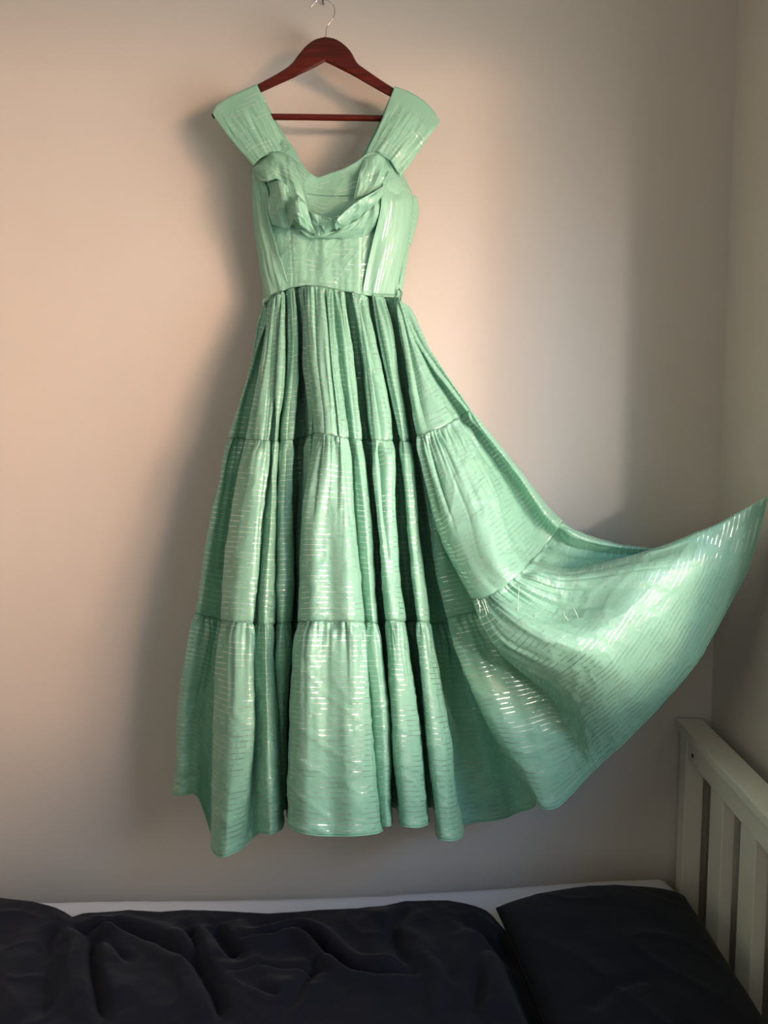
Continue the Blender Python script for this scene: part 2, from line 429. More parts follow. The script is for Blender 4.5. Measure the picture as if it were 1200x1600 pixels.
fg((0,617,466,.090),(.5,634,575,.105),(1,652,692,.11),(1.5,675,835,.13),(2,706,968,.155),(2.5,757,1120,.175),(3,832,1262,.19))
fg((0,618,466,.092),(.5,634,574,.11),(1,651,691,.125),(1.5,674,834,.15),(2,699,966,.18),(2.5,752,1105,.205),(3,838,1254,.215))
fg((0,619,466,.094),(.5,636,574,.115),(1,656,690,.13),(1.5,684,832,.155),(2,716,962,.185),(2.5,775,1105,.215),(3,848,1262,.225))
fg((0,619,466,.094),(.5,638,574,.115),(1,662,689,.13),(1.5,694,832,.15),(2,735,958,.18),(2.5,805,1100,.21),(3,866,1263,.225))
fg((0,619,466,.095),(.5,639,573,.115),(1,664,688,.13),(1.5,700,830,.15),(2,752,955,.175),(2.3,812,1040,.19),(2.5,845,1090,.20),(3,885,1248,.205))
fg((0,620,466,.098),(.5,638,572,.12),(1,658,684,.145),(1.5,690,825,.175),(2,745,942,.21),(2.2,786,1018,.22),(2.5,868,1095,.215),(3,920,1211,.20))
fg((0,620,466,.105),(.5,634,571,.135),(1,650,682,.175),(1.5,682,820,.215),(2,737,937,.255),(2.15,768,998,.265),(2.5,868,1068,.255),(3,950,1183,.205))
fg((0,621,466,.108),(.5,637,571,.145),(1,656,680,.19),(1.5,692,815,.235),(2,748,936,.275),(2.15,786,985,.29),(2.5,900,1050,.29),(3,985,1150,.215))
fg((0,622,467,.110),(.5,642,570,.150),(1,666,677,.195),(1.5,706,805,.245),(2,764,930,.285),(2.2,825,975,.295),(2.5,930,1025,.30),(3,1030,1103,.225))
fg((0,622.5,467,.110),(.5,647,569,.150),(1,678,672,.195),(1.5,724,795,.245),(2,782,920,.285),(2.2,855,962,.275),(2.5,960,985,.29),(3,1075,1050,.235))
fg((0,623,467,.110),(.5,652,567,.150),(1,690,667,.19),(1.5,740,785,.245),(2,798,908,.285),(2.2,868,945,.255),(2.5,985,945,.28),(3,1112,995,.245))
fg((0,623.5,467,.110),(.5,656,565,.148),(1,700,663,.185),(1.5,752,776,.24),(2,809,898,.28),(2.2,872,922,.25),(2.5,1005,915,.275),(3,1142,940,.255))
fg((0,624,467,.108),(.5,659,563,.143),(1,707,659,.175),(1.5,760,768,.225),(2,818,889,.27),(2.2,876,906,.255),(2.5,1018,888,.275),(3,1170,882,.27))
fg((0,624,467,.107),(.5,661,562,.138),(1,712,656,.165),(1.5,768,762,.21),(2,826,881,.26),(2.2,878,896,.27),(2.5,1022,866,.285),(3,1190,815,.285))
fg((0,624,467,.106),(.5,663,561,.132),(1,716,654,.155),(1.5,776,756,.195),(2,834,873,.25),(2.2,884,890,.27),(2.5,1022,858,.285),(3,1198,778,.295))
fg((0,624.5,467,.105),(.5,664,560,.124),(1,719,652,.145),(1.5,784,752,.175),(2,844,862,.235),(2.2,888,888,.25),(2.5,1018,864,.255),(3,1196,786,.28))
fg((0,625,467,.105),(.5,666,559,.120),(1,722,649,.140),(1.5,793,748,.165),(2,853,850,.205),(2.2,890,876,.22),(2.5,1012,872,.225),(3,1190,800,.265))
fg((0,625,467,.106),(.5,668,558,.124),(1,727,646,.145),(1.5,800,743,.165),(2,864,838,.185),(2.2,896,858,.195),(2.5,1012,866,.20),(3,1184,810,.25))
fg((0,625.5,467,.105),(.5,670,556,.126),(1,732,643,.148),(1.5,806,738,.162),(2,872,824,.175),(2.2,904,842,.18),(2.5,1012,858,.185),(3,1180,818,.235))
fg((0,626,466,.100),(.5,672,555,.116),(1,736,641,.138),(1.5,811,735,.148),(2,878,815,.155),(2.2,912,836,.16),(2.5,1014,856,.165),(3,1175,830,.22))
# round the back, close to the wall
fg((0,624,466,.09),(.5,668,558,.09),(1,730,648,.09),(1.5,800,745,.09),(2,866,830,.095),(2.5,995,880,.10),(3,1135,925,.17))
fg((0,615,466,.075),(.5,640,570,.065),(1,690,670,.06),(1.5,745,790,.055),(2,800,910,.055),(2.5,900,1010,.07),(3,1040,1070,.12))
fg((0,590,464,.06),(.5,610,572,.045),(1,640,684,.04),(1.5,670,820,.04),(2,710,950,.04),(2.5,780,1080,.05),(3,880,1215,.08))
fg((0,530,452,.05),(.5,530,565,.035),(1,530,684,.03),(1.5,530,830,.03),(2,530,965,.03),(2.5,540,1100,.035),(3,560,1240,.04))
fg((0,450,452,.05),(.5,430,565,.035),(1,410,684,.03),(1.5,390,825,.03),(2,370,960,.03),(2.5,350,1100,.03),(3,340,1232,.035))
fg((0,414,474,.06),(.5,396,575,.05),(1,370,684,.05),(1.5,342,822,.05),(2,320,956,.05),(2.5,300,1100,.05),(3,292,1234,.055))
NG = len(G)
def deepen(i0, i1, lv, add):       # push guides i0..i1 out from (or in to) the wall around levels lv
    for i in range(i0, i1+1):
        L_, P_ = G[i]; w_ = math.sin(math.pi*(i-i0+1)/(i1-i0+2))
        P_ = P_.copy(); P_[:, 2] += np.interp(L_, lv, add)*(.45+.55*w_); G[i] = (L_, P_)
deepen(NL+7, NL+13, [1.6, 2.0, 2.2, 2.5, 3.0], [0, .012, .045, .060, .0])
deepen(NL+15, NL+18, [.2, .7, 1.2, 1.7, 2.1, 2.4, 2.8], [0, -.014, -.028, -.044, -.050, -.045, 0])
front_end = NG-6

ROWS = 84
def eval_guides(v):
    out = np.empty((len(v), NG, 3))
    for i, g in enumerate(G):
        if isinstance(g, tuple): out[:, i] = hermite(g[0], g[1], v)
        else: out[:, i] = hermite(LV, g, v)
    return out
probe = eval_guides(np.array([1.0, 2.0, 3.0]))
pw = at_d(probe[..., 0], probe[..., 1], probe[..., 2])
seg = np.linalg.norm(np.diff(pw, axis=1), axis=2).mean(0)
up = np.concatenate([[0], np.cumsum(np.maximum(seg, .006)**0.6)])
sub = np.maximum(4, np.round(seg/0.0024)).astype(int)
sub = np.minimum(sub, 34); sub[front_end-1:] = 12
uu = []
for i in range(NG-1): uu += list(np.linspace(up[i], up[i+1], sub[i], endpoint=False))
uu.append(up[-1]); uu = np.array(uu)
for k in range(3):
    v = np.linspace(k, k+1, ROWS)
    E = eval_guides(v)
    S = np.empty((ROWS, len(uu), 3))
    for r in range(ROWS): S[r] = hermite(up, E[r], uu)
    t = (v-k)[:, None]
    V = at_d(S[..., 0], S[..., 1], np.maximum(S[..., 2], .012))
    N = normals(V)
    # arc coordinates in metres (along the seam: average of rows, down: average of columns)
    du = np.linalg.norm(np.diff(V, axis=1), axis=2)
    U = np.concatenate([[0], np.cumsum(du[[4, ROWS//3, ROWS//2]].mean(0))])[None, :] * np.ones((ROWS, 1))
    Lv = .285 if k == 0 else (.345 if k == 1 else .40)
    VV = k*0.5 + t*Lv*np.ones_like(U)
    uf = np.clip(U, 0, 50)
    disp = np.zeros_like(U)
    tm = t*Lv
    # gathers running down from the seam, merging as they go
    if k == 0:
        a = .0062*np.exp(-tm/.11)*smooth(0, .006, tm) + .0010
        disp += a*(2.0*fbm(uf*120+3, tm*5+k*7, 2)) * smooth(0, .006, tm)
        a = .0060*smooth(.0, .05, tm)*np.exp(-tm/.30)
        disp += a*2*fbm(uf*60+11, tm*3.1, 2)
        disp -= .0075*np.maximum(ridged(uf*62+3, tm*2.6+5)-.25, 0)**1.5*smooth(0, .012, tm)*smooth(Lv+.04, Lv-.16, tm)
    else:
        a = .0050*np.exp(-tm/.050)*smooth(0, .006, tm)
        disp += a*2.2*fbm(uf*120+31*k, tm*7+k*3.7, 2)
        a = .0095*np.exp(-tm/.13)*smooth(0, .03, tm)
        disp += a*2*fbm(uf*48+5*k, tm*4+1.3*k, 2)
        disp -= .0090*np.maximum(ridged(uf*44+3*k, tm*3+5)-.3, 0)**1.5*smooth(0, .010, tm)*np.exp(-tm/.11)
        disp += (.0035 if k == 2 else .0022)*smooth(0, .035, tm)*np.exp(-tm/.10)
    # pressed gathers: each crease starts at the seam and runs down its own length
    ref = np.concatenate([[0], np.cumsum(du[ROWS//7])])
    wd = .0135 if k == 0 else .0095
    ph = ref/wd + 1.1*noise(ref*55+k*3, ref*0) + .5*noise(ref*160, ref*0+3)
    for shift, amp_, lens in ((0.0, .0045 if k == 0 else .0050, (.16, .55) if k == 0 else (.025, .13)), (.37, .0045, (.05, .25) if k == 0 else (.02, .07))):
        q = ph*(1 if shift == 0 else .63)+shift; rq = np.round(q); ri = rq.astype(int)
        a_ = _T[ri % 256, 17+int(shift*100)]; l_ = lens[0]+(lens[1]-lens[0])*_T[ri % 256, 91+int(shift*100)]**1.6
        w_ = .17*(1+1.4*tm/l_[None])
        dq = (q-rq)[None] + .10*noise(tm*30, q[None]*3)
        disp -= amp_*(.35+.65*a_)[None]*np.exp(-(dq/w_)**2)*smooth(0, .006, tm)*smooth(1.0, .25, tm/l_[None])
    if k < 2:      # rounded pleats with sharp valleys between them
        base_ = np.concatenate([[0], np.cumsum(du[ROWS//4])])
        q = base_/(.019 if k == 0 else .034) + .9*noise(base_*28+k*5, base_*0+7)
        dq = np.abs(q-np.round(q))*2
        ln = (.24+.22*(noise(q*.8, q*0+2)+.5)) if k == 0 else (.10+.16*(noise(q*.8, q*0+5)+.5))
        am = (.0125 if k == 0 else .0080)*(.35+1.1*(noise(q*.6+9, q*0+4)+.5))
        disp -= am[None]*(dq[None]**2.6)*smooth(0, .022, tm)*smooth(1.15, .45, tm/ln[None])
    disp *= .15+.85*smooth(-.05, .45, -N[..., 1])
    # pinch at the stitched line
    disp -= .0025*np.exp(-tm/.004)
    if k < 2: disp -= .0018*np.exp(-(Lv-tm)/.006); disp += .0012*fbm(uf*110+7, tm*6, 2)*np.exp(-(Lv-tm)/.03)
    # crumples of washed silk: long soft creases + small sharp ones
    disp += .0050*fbm(uf*11+40+k, tm*9+uf*3, 3)*smooth(0, .06, tm)
    warp = noise(uf*9, tm*9)*1.6
    cr = ridged(uf*26+warp+k*9, tm*30+uf*14)
    disp += .0011*np.maximum(cr, 0)**3*smooth(0.02, .08, tm)
    cr = ridged(uf*17-tm*22+k*5, tm*24+warp)
    disp += .0016*np.maximum(cr, 0)**4*smooth(0.02, .1, tm)*(1 if k == 2 else .6)
    if k == 2:   # hem: turned edge, slight flutter
        disp += .003*fbm(uf*30, tm*0+4, 2)*smooth(Lv-.10, Lv, tm) + .0012*smooth(Lv-.016, Lv-.012, tm)
        # centre slits and small fraying lift
    ffade = np.ones(len(uu)); 
    V2 = V + N*disp[..., None]
    V2[..., 1] = np.minimum(V2[..., 1], -.008)
    Um = np.concatenate([[0], np.cumsum(du[ROWS//2:].mean(0))])[None, :]*np.ones((ROWS, 1))
    o = grid_obj('skirt_tier', V2, np.stack([Um, VV], -1), M_dress, dress, 0.0009)
    # stitched seam cord at the top of each tier / narrow rolled hem below the last
    if k == 2:
        n_front = np.searchsorted(uu, up[front_end+1])
        edge = V2[-1, :n_front]
        tube('hem_edge', edge[::2], 0.0013, M_dress, dress, 6)
    top_row = V2[0, :np.searchsorted(uu, up[front_end-1])] + np.array([0, -.0004, .0005])
    tube('seam', top_row[::2], 0.0007, M_seam, dress, 5)

# ---- bodice
def patch(name, Lc, Rc, Tc, Bc, dfun, nu=120, nv=90, disp=None, mat=M_bodice, parent=dress, vo=0.0, thick=.0009, sharp=False):
    """Coons patch in the dress plane, dfun(u, v) gives the distance from the wall"""
    u = np.linspace(0, 1, nu); v = np.linspace(0, 1, nv)
    f = poly if sharp else curve
    Lp, Rp, Tp, Bp = f(Lc, v), f(Rc, v), f(Tc, u), f(Bc, u)
    Uu, Vv = np.meshgrid(u, v)
    a, b = Uu[..., None], Vv[..., None]
    P = (1-a)*Lp[:, None] + a*Rp[:, None] + (1-b)*Tp[None] + b*Bp[None] \
        - ((1-a)*(1-b)*Tp[0] + a*(1-b)*Tp[-1] + (1-a)*b*Bp[0] + a*b*Bp[-1])
    D = dfun(Uu, Vv)
    V = at_d(P[..., 0], P[..., 1], D)
    if disp is not None:
        V = V + normals(V)*disp(Uu, Vv, P)[..., None]
    du = np.linalg.norm(np.diff(V, axis=1), axis=2).mean(0); dv = np.linalg.norm(np.diff(V, axis=0), axis=2).mean(1)
    UV = np.stack(np.meshgrid(np.concatenate([[0], np.cumsum(du)]), np.concatenate([[0], np.cumsum(dv)])+vo), -1)
    return grid_obj(name, V, UV, mat, parent, thick)

def bd(u, v):
    r = 2*u-1
    wv = .060 - .012*v
    d = .062 - .009*v + wv*np.sqrt(np.maximum(0, 1-np.abs(r)**2.4))
    for cx in (.22, .78):
        d = d + .014*np.exp(-((u-cx)/.13)**2-((v-.30)/.16)**2)
    return d - .010*smooth(.25, 0, v)*np.exp(-((u-.5)/.3)**2)
def bdisp(u, v, P):
    x, y = P[..., 0], P[..., 1]
    g = .0030*fbm(x/13., y/95., 2)*smooth(.25, .55, v)
    g += .0012*fbm(x/5., y/60., 2)*smooth(.8, 1, v)
    g += .0035*fbm(x/22.+4, y/70., 2)
    dark = np.exp(-((x-455-.04*(y-370))/2.0)**2)+np.exp(-((x-565+.03*(y-370))/2.0)**2)
    g -= .0012*dark*smooth(355, 365, y)
    g += .0022*fbm(x/40.+y/30., y/60.-x/40, 3)
    g += .0008*np.maximum(ridged(x/14.+y/20, y/18.), 0)**3
    return g
BL = [(395, 252), (392, 280), (395, 320), (400, 370), (406, 425), (413, 476)]
BR = [(628, 271), (647, 312), (643, 345), (636, 390), (628, 430), (622, 466)]
BT = [(395, 252), (405, 245), (422, 236), (446, 222), (462, 243), (480, 266), (497, 277), (512, 272), (540, 262), (560, 251), (574, 240), (600, 240), (628, 271)]
BB = [(413, 476), (430, 462), (450, 451.5), (470, 447.5), (490, 447), (530, 453), (560, 460), (600, 464), (622, 466)]
patch('bodice_front', BL, BR, BT, BB, bd, 170, 130, bdisp, vo=.003)
patch('bodice_back', [(x+3, y) for x, y in BL], [(x-3, y) for x, y in BR],
      [(398, 252), (422, 238), (450, 222), (470, 252), (497, 282), (540, 268), (570, 246), (600, 240), (625, 271)],
      [(416, 474), (450, 456), (490, 452), (560, 462), (619, 464)], lambda u, v: .060-.014*np.sin(np.pi*u)+0*v, 60, 60, None)

# straps: up the back, over the hanger arm and down the front
def strap(outer, inner, topc, botc, flip):
    nv1, nu = 110, 70
    v = np.linspace(0, 1, nv1); u = np.linspace(0, 1, nu)
    Uu, Vv = np.meshgrid(u, v)
    # s: 0..1 down the front;  Vv<.3 is the back piece (mirrored), .3-.4 over the arm
    s = np.where(Vv < .34, (.34-Vv)/.34, np.where(Vv > .42, (Vv-.42)/.58, 0))
    front = Vv > .38
    over = np.clip((Vv-.34)/.08, 0, 1)
    Lp, Rp, Tp, Bp = (curve(c, v_) for c, v_ in ((outer, v), (inner, v), (topc, u), (botc, u)))
    def ev(c, tt): return curve(c, tt.reshape(-1)).reshape(tt.shape+(2,))
    Lp = ev(outer, s); Rp = ev(inner, s); Tp = ev(topc, Uu); Bp = ev(botc, Uu)
    a = Uu[..., None]; b = s[..., None]
    P = (1-a)*Lp + a*Rp + (1-b)*Tp + b*Bp - ((1-a)*(1-b)*Tp[0, 0]+a*(1-b)*Tp[0, -1]+(1-a)*b*Bp[0, 0]+a*b*Bp[0, -1])
    ang = over*np.pi
    mid = np.sin(ang)
    P[..., 1] -= 2.2*mid
    back_shift = np.where(front, 0, 1)*s
    P[..., 0] += back_shift*flip*7
    P[..., 1] += back_shift*2
    hb, hf = HD-.0105, HD+.0115
    D = np.where(Vv < .34, hb-.012*s, np.where(Vv > .42, hf+.012*s*(1-s)*2+.016*s*s + .010*np.sin(np.pi*Uu)*s, (hb+hf)/2-(hf-hb)/2*np.cos(ang)))
    V = at_d(P[..., 0], P[..., 1], D)
    N = normals(V)
    g = (.0030*fbm(Uu*9+s*1.2, s*2.2+flip, 2) + .0016*fbm(Uu*22+s*2, s*3, 2))*smooth(.02, .4, s)
    g += .0014*fbm(Uu*4, s*9, 2)*smooth(.1, .3, s)
    g = g - .002*np.exp(-((1-s)/.03))
    V = V + N*(g*np.where(front, 1, .2))[..., None]
    UV = np.stack([Uu*.075, Vv*.26+s*.002], -1)
    return V, UV
for k_, (oc, ic, tc_, bc, fl) in enumerate((
    ([(332, 178), (347, 200), (370, 229), (396, 259)], [(402, 133), (420, 172), (436, 204), (451, 232)],
     [(332, 178), (339, 166), (352, 157), (376, 145), (402, 133)], [(396, 259), (405, 248), (420, 240), (451, 232)], 1),
    ([(616, 137), (604, 168), (589, 205), (571, 244)], [(687, 191), (671, 213), (650, 243), (626, 275)],
     [(616, 137), (640, 146), (662, 160), (676, 174), (687, 191)], [(571, 244), (585, 237), (603, 245), (626, 275)], -1))):
    V, UV = strap(oc, ic, tc_, bc, fl)
    grid_obj('shoulder_strap', V, UV, M_bodice, dress, .0009)

# inner band seam
def bod_d(px, py, off=.0):
    """distance from the wall of the bodice surface at a pixel of the dress plane"""
    l = np.interp(py, [252, 280, 320, 370, 425, 476], [395, 392, 395, 400, 406, 413]); r = np.interp(py, [271, 312, 345, 390, 430, 466], [628, 647, 643, 636, 628, 622])
    u = np.clip((px-l)/(r-l), 0.0, 1.0); v = np.clip((py-262)/(200.), 0, 1)
    return bd(u, v)+off
def on_bodice(P, off):
    P = np.asarray(P, float); return at_d(P[:, 0], P[:, 1], bod_d(P[:, 0], P[:, 1], off))
def seam_line(pts, off=.002, r=.0007):
    c = curve(pts, np.linspace(0, 1, 40)); tube('seam', on_bodice(c, off), r, M_seam, dress, 5)
seam_line([(462, 299), (490, 304), (530, 306), (572, 303)], .003)
seam_line([(397, 259), (404, 248), (415, 241), (436, 238), (452, 244), (466, 256)], .012)
seam_line([(566, 251), (578, 243), (592, 241), (604, 248), (611, 263)], .012)

# draped petals over the bust, each a pleated piece of cloth standing off the bodice
def petal(name, Lc, Rc, Tc, Bc, o_top, o_bot, amp=.002, fr=14, puff=.006, vo=0.0, sharp=True, lab=None):
    nu, nv = 90, 50
    u = np.linspace(0, 1, nu); v = np.linspace(0, 1, nv)
    f = poly if sharp else curve
    Lp, Rp, Tp, Bp = f(Lc, v), f(Rc, v), f(Tc, u), f(Bc, u)
    Uu, Vv = np.meshgrid(u, v); a, b = Uu[..., None], Vv[..., None]
    P = (1-a)*Lp[:, None]+a*Rp[:, None]+(1-b)*Tp[None]+b*Bp[None]-((1-a)*(1-b)*Tp[0]+a*(1-b)*Tp[-1]+(1-a)*b*Bp[0]+a*b*Bp[-1])
    def prof(o): return o if np.isscalar(o) else np.interp(Uu, np.linspace(0, 1, len(o)), o)
    D = bod_d(P[..., 0], P[..., 1]) + (1-Vv)*prof(o_top)+Vv*prof(o_bot) + puff*np.sin(np.pi*Vv)
    V = at_d(P[..., 0], P[..., 1], D)
    g = amp*1.6*fbm(Uu*fr, Vv*2.5+vo*10, 2)+amp*.8*fbm(Uu*fr*.4+3, Vv*6, 3)
    g = g + amp*1.5*(ridged(Uu*fr*.55+vo*5, Vv*1.6+2)-.4)
    V = V+normals(V)*g[..., None]
    UV = np.stack([Vv*.06+Uu*.01, Uu*.13+vo], -1) if name != 'bust_cup' else np.stack([Uu*.08, Vv*.07+vo], -1)
    return grid_obj(name, V, UV, M_bodice, dress, .0009)
petal('bust_cup', [(396, 259), (396, 273)], [(466, 256), (484, 322)], [(396, 259), (405, 247), (420, 240), (438, 238), (452, 244), (466, 256)],
      [(396, 273), (404, 279), (416, 284), (433, 280), (446, 291), (465, 305), (484, 322)], .007, [.010, .034, .026, .030, .020], .0022, 9, .010, .1, False)
petal('bust_cup', [(566, 251), (552, 312)], [(611, 263), (598, 288)], [(566, 251), (578, 243), (592, 241), (604, 248), (611, 263)],
      [(552, 312), (574, 304), (598, 288)], .007, .010, .0020, 8, .010, .2, False)
petal('draped_petal', [(415, 284), (420, 303), (419, 325), (425, 351)], [(480, 318), (481, 328), (486, 345), (492, 369)],
      [(415, 284), (433, 281), (446, 291), (465, 305), (480, 318)], [(425, 351), (440, 355), (452, 357), (460, 340), (474, 355), (492, 369)],
      [.024, .044, .030, .052, .040], [.006, .012, .044, .012], .0030, 7, .006, .3)
petal('draped_petal', [(482, 330), (492, 369)], [(527, 344), (530, 357)], [(482, 330), (504, 339), (527, 344)], [(492, 369), (512, 364), (530, 357)],
      [.030, .040, .054], [.014, .020, .034], .0022, 6, .004, .5)
petal('draped_petal', [(527, 344), (529, 350), (530, 357)], [(602, 289), (594, 310)], [(527, 344), (540, 330), (556, 316), (576, 304), (602, 289)],
      [(530, 357), (545, 350), (560, 343), (575, 330), (594, 310)], [.056, .050, .040, .020], [.026, .024, .020, .010], .0018, 8, .005, .7)
petal('draped_petal', [(476, 356), (470, 360), (458, 352)], [(596, 307), (594, 326), (585, 360)], [(476, 356), (492, 369), (512, 364), (530, 357), (560, 343), (596, 307)],
      [(458, 352), (470, 363), (486, 371), (510, 374), (545, 373), (566, 370), (585, 360)], [.010, .014, .018, .016, .010], [.001, .001, .001], .0020, 12, .006, .9)
petal('side_panel', [(614, 268), (602, 274), (597, 290), (594, 325), (584, 370), (573, 420), (566, 457)], [(629, 272), (642, 300), (642, 345), (634, 390), (626, 430), (620, 461)],
      [(614, 268), (629, 272)], [(566, 457), (595, 461), (620, 461)], [.011, .003], [.0015, .0015], .0015, 6, .005, 1.1, False)
petal('side_panel', [(394, 262), (392, 290), (395, 320), (400, 370), (406, 425), (413, 470)], [(410, 280), (418, 302), (420, 326), (424, 352), (436, 395), (446, 430), (450, 449)],
      [(394, 262), (403, 274), (410, 280)], [(413, 470), (430, 460), (450, 449)], [.002, .010], [.0015, .0015], .0026, 5, .004, 1.3, False)
# side closure: a narrow placket down the right side seam
def plk(u, v): return .070-.012*u+.0015*np.sin(v*40)
patch('side_placket', [(638, 300), (641, 345), (633, 395), (626, 430), (619, 464)], [(643, 302), (653, 319), (645, 345), (640, 380), (632, 430), (626, 463)],
      [(638, 300), (646, 303)], [(619, 464), (626, 463)], plk, 16, 120, lambda u, v, P: .0012*fbm(u*3, v*30, 2), vo=.02)
patch('side_placket', [(646, 305), (644, 345), (640, 380)], [(650, 306), (653, 319), (642, 385)], [(646, 305), (650, 306)], [(640, 380), (642, 385)],
      lambda u, v: .058-.01*u+0*v, 10, 50, None)
# small tie ends at the waist
for pts in ([(622, 452), (628, 456), (627, 464), (621, 474), (623, 486)], [(624, 450), (626, 460), (619, 470), (617, 486)], [(414, 466), (410, 474), (412, 482)]):
    c = curve(pts, np.linspace(0, 1, 24)); tube('waist_tie', at_d(c[:, 0], c[:, 1], np.full(24, .082)), .0013, M_seam, dress, 6)
# loose frayed threads at the flare's seam
rng = np.random.RandomState(3)
bmf = []
for i, (x, y, l, a) in enumerate([(748, 938, 20, .1), (752, 938, 24, .35), (757, 936, 22, .3), (811, 915, 48, -.05), (836, 958, 24, -.1), (896, 950, 30, .35), (880, 955, 18, .5), (745, 936, 14, .5), (838, 975, 18, .4)]):
    p = np.array([(x, y), (x+math.sin(a)*l*.5+rng.uniform(-2, 2), y+math.cos(a)*l*.5), (x+math.sin(a)*l, y+math.cos(a)*l)])
    c = curve(p, np.linspace(0, 1, 8)); tube('loose_thread', at_d(c[:, 0], c[:, 1], np.full(8, .325)), .00055, M_hem, dress, 4)

# ------------------------------------------------------------------ the bed
MZ = 0.50
bed = bpy.data.objects.new('bed', None); COL.objects.link(bed)
tag(bed, 'white painted wooden bed with slatted headboard in the corner', 'bed')
RZ = math.radians(-3.0)
A = at_z(np.array(1056.), np.array(1122.), .851)       # inner back corner of the cap rail
HX, HY = A[0], -0.012
cz = .851
def hb(dx, dy):      # headboard frame: dx outwards (+x), dy along the rail towards the camera
    return HX + dx*math.cos(RZ) + dy*math.sin(RZ), HY - dy*math.cos(RZ) + dx*math.sin(RZ)
def hbox(name, dx0, dx1, dy0, dy1, z0, z1, bev=.002, mat=M_white):
    bm = bmesh.new(); cx, cy = hb((dx0+dx1)/2, (dy0+dy1)/2)
    box_bm(bm, cx, cy, (z0+z1)/2, dx1-dx0, dy1-dy0, z1-z0, RZ, bev)
    return bm_obj(name, bm, mat, bed)
HLEN = 0.96
hbox('cap_rail', 0, .055, 0, HLEN, cz-.020, cz, .003)
hbox('headboard_rail', .010, .032, .012, HLEN-.012, cz-.068, cz-.0205, .002)
hbox('post', .008, .045, .006, .046, 0.0, cz-.0205)
hbox('post', .008, .045, HLEN-.046, HLEN-.006, 0.0, cz-.0205)
n_sl = 6
for i in range(n_sl):
    dy = .170 + i*.140
    hbox('slat', .013, .036, dy, dy+.061, .30, cz-.067)
hbox('headboard_rail', .010, .034, .012, HLEN-.012, .26, .34, .002)
bx, by = hb(.0098, .078)
tube('bolt', np.array([[bx, by, cz-.050], [bx-.0015, by, cz-.050]]), .0042, M_hole, bed, 12)
# side boards and foot of the frame
def bbox(name, x0, x1, y0, y1, z0, z1, mat=M_white, bev=.003):
    bm = bmesh.new(); box_bm(bm, (x0+x1)/2, (y0+y1)/2, (z0+z1)/2, x1-x0, y1-y0, z1-z0, 0, bev); return bm_obj(name, bm, mat, bed)
FX = -1.42
bbox('side_board', FX, HX-.005, -.040, -.015, .24, .37); bbox('side_board', FX, HX-.06, -.955, -.930, .24, .38)
bbox('foot_board', FX-.03, FX, -.96, -.012, .20, .50)
bbox('leg', FX-.03, FX+.02, -.06, -.012, 0, .24); bbox('leg', FX-.03, FX+.02, -.96, -.912, 0, .24)
for i in range(9): bbox('bed_slat', FX+.1+i*.2, FX+.16+i*.2, -.93, -.045, .262, .28)

# mattress with a fitted white sheet
mat_o_bm = None
nx, ny = 150, 80
def mattress():
    x = np.linspace(-1.40, HX+.004, 180); t = np.linspace(0, 1, 120)
    # cross section (y, z) from the back bottom, over the top, to the front bottom
    prof = np.array([(-.055, .285), (-.055, .37), (-.004, .42), (-.004, .47), (-.008, .490), (-.018, .499), (-.06, .501), (-.45, .503), (-.80, .500), (-.88, .496), (-.905, .475), (-.912, .44), (-.905, .32), (-.895, .285)])
    q = curve(prof, t)
    X, Tt = np.meshgrid(x, t)
    Y = np.repeat(q[:, 0][:, None], len(x), 1); Z = np.repeat(q[:, 1][:, None], len(x), 1)
    e = np.minimum((HX+.004-X), (X+1.40)); k = smooth(0, .030, e)
    Z = .39+(Z-.39)*(.80+.20*k); Y = -.475+(Y+.475)*(.990+.010*k)
    Z = Z + .004*fbm(X*3, Tt*9, 2)*(Z > .45) + .0016*fbm(X*22, Y*16, 3)
    # the back edge sags a little away from the wall towards the foot
    Y = Y + np.interp(X, [-1.4, -.62, 0, .38, .6], [-.09, -.088, -.066, -.022, 0])*smooth(-.5, -.05, Y) - .006*(fbm(X*4, X*0, 2)+.5)*smooth(-.4, -.05, Y)
    X = X + .052*Y*smooth(.0, .6, X)
    V = np.stack([X, Y, Z], -1)
    return V, np.stack([X, Y], -1)
V, UV = mattress()
mo = grid_obj('mattress', V, UV, M_sheet, None, 0)
# closed ends
bm = bmesh.new(); bm.from_mesh(mo.data); 
bound = [e for e in bm.edges if e.is_boundary]
bmesh.ops.holes_fill(bm, edges=bound, sides=0); bmesh.ops.recalc_face_normals(bm, faces=bm.faces); bm.to_mesh(mo.data); bm.free()
tag(mo, 'mattress in a plain white fitted sheet, mostly covered by dark bedding', 'mattress')

# ---- dark navy bedding
def navy(name, c, r=0.85):
    m = simple(name, c, r, (160, 0.25, 0.0012), spec=0.12); nt, N, L, b = nodes_of(m)
    b.inputs['Sheen Weight'].default_value = 0.06
    return m
M_duvet = navy('navy_cotton', (0.0078, 0.0088, 0.0175)); M_pillow = navy('navy_cotton_pillow', (0.0058, 0.0066, 0.013))
FOLD = []   # (polyline of (x,y) places, depth, width)
def fold_px(pts, dep, wid, z=.57):
    pts = np.array(pts, float); P = at_z(pts[:, 0], pts[:, 1], z)[:, :2]
    FOLD.append((curve(P, np.linspace(0, 1, 40)), dep, wid))
def seg_dist(X, Y, C):
    best = np.full(X.shape, 9.0); side = np.zeros(X.shape); tt_ = np.zeros(X.shape)
    for i in range(len(C)-1):
        a, b = C[i], C[i+1]; d = b-a; L2 = (d**2).sum()+1e-12
        t = np.clip(((X-a[0])*d[0]+(Y-a[1])*d[1])/L2, 0, 1)
        qx, qy = X-(a[0]+t*d[0]), Y-(a[1]+t*d[1]); r = np.hypot(qx, qy)
        m = r < best; best = np.where(m, r, best); side = np.where(m, np.sign(d[0]*qy-d[1]*qx), side); tt_ = np.where(m, (i+t)/(len(C)-1), tt_)
    return best, side, tt_
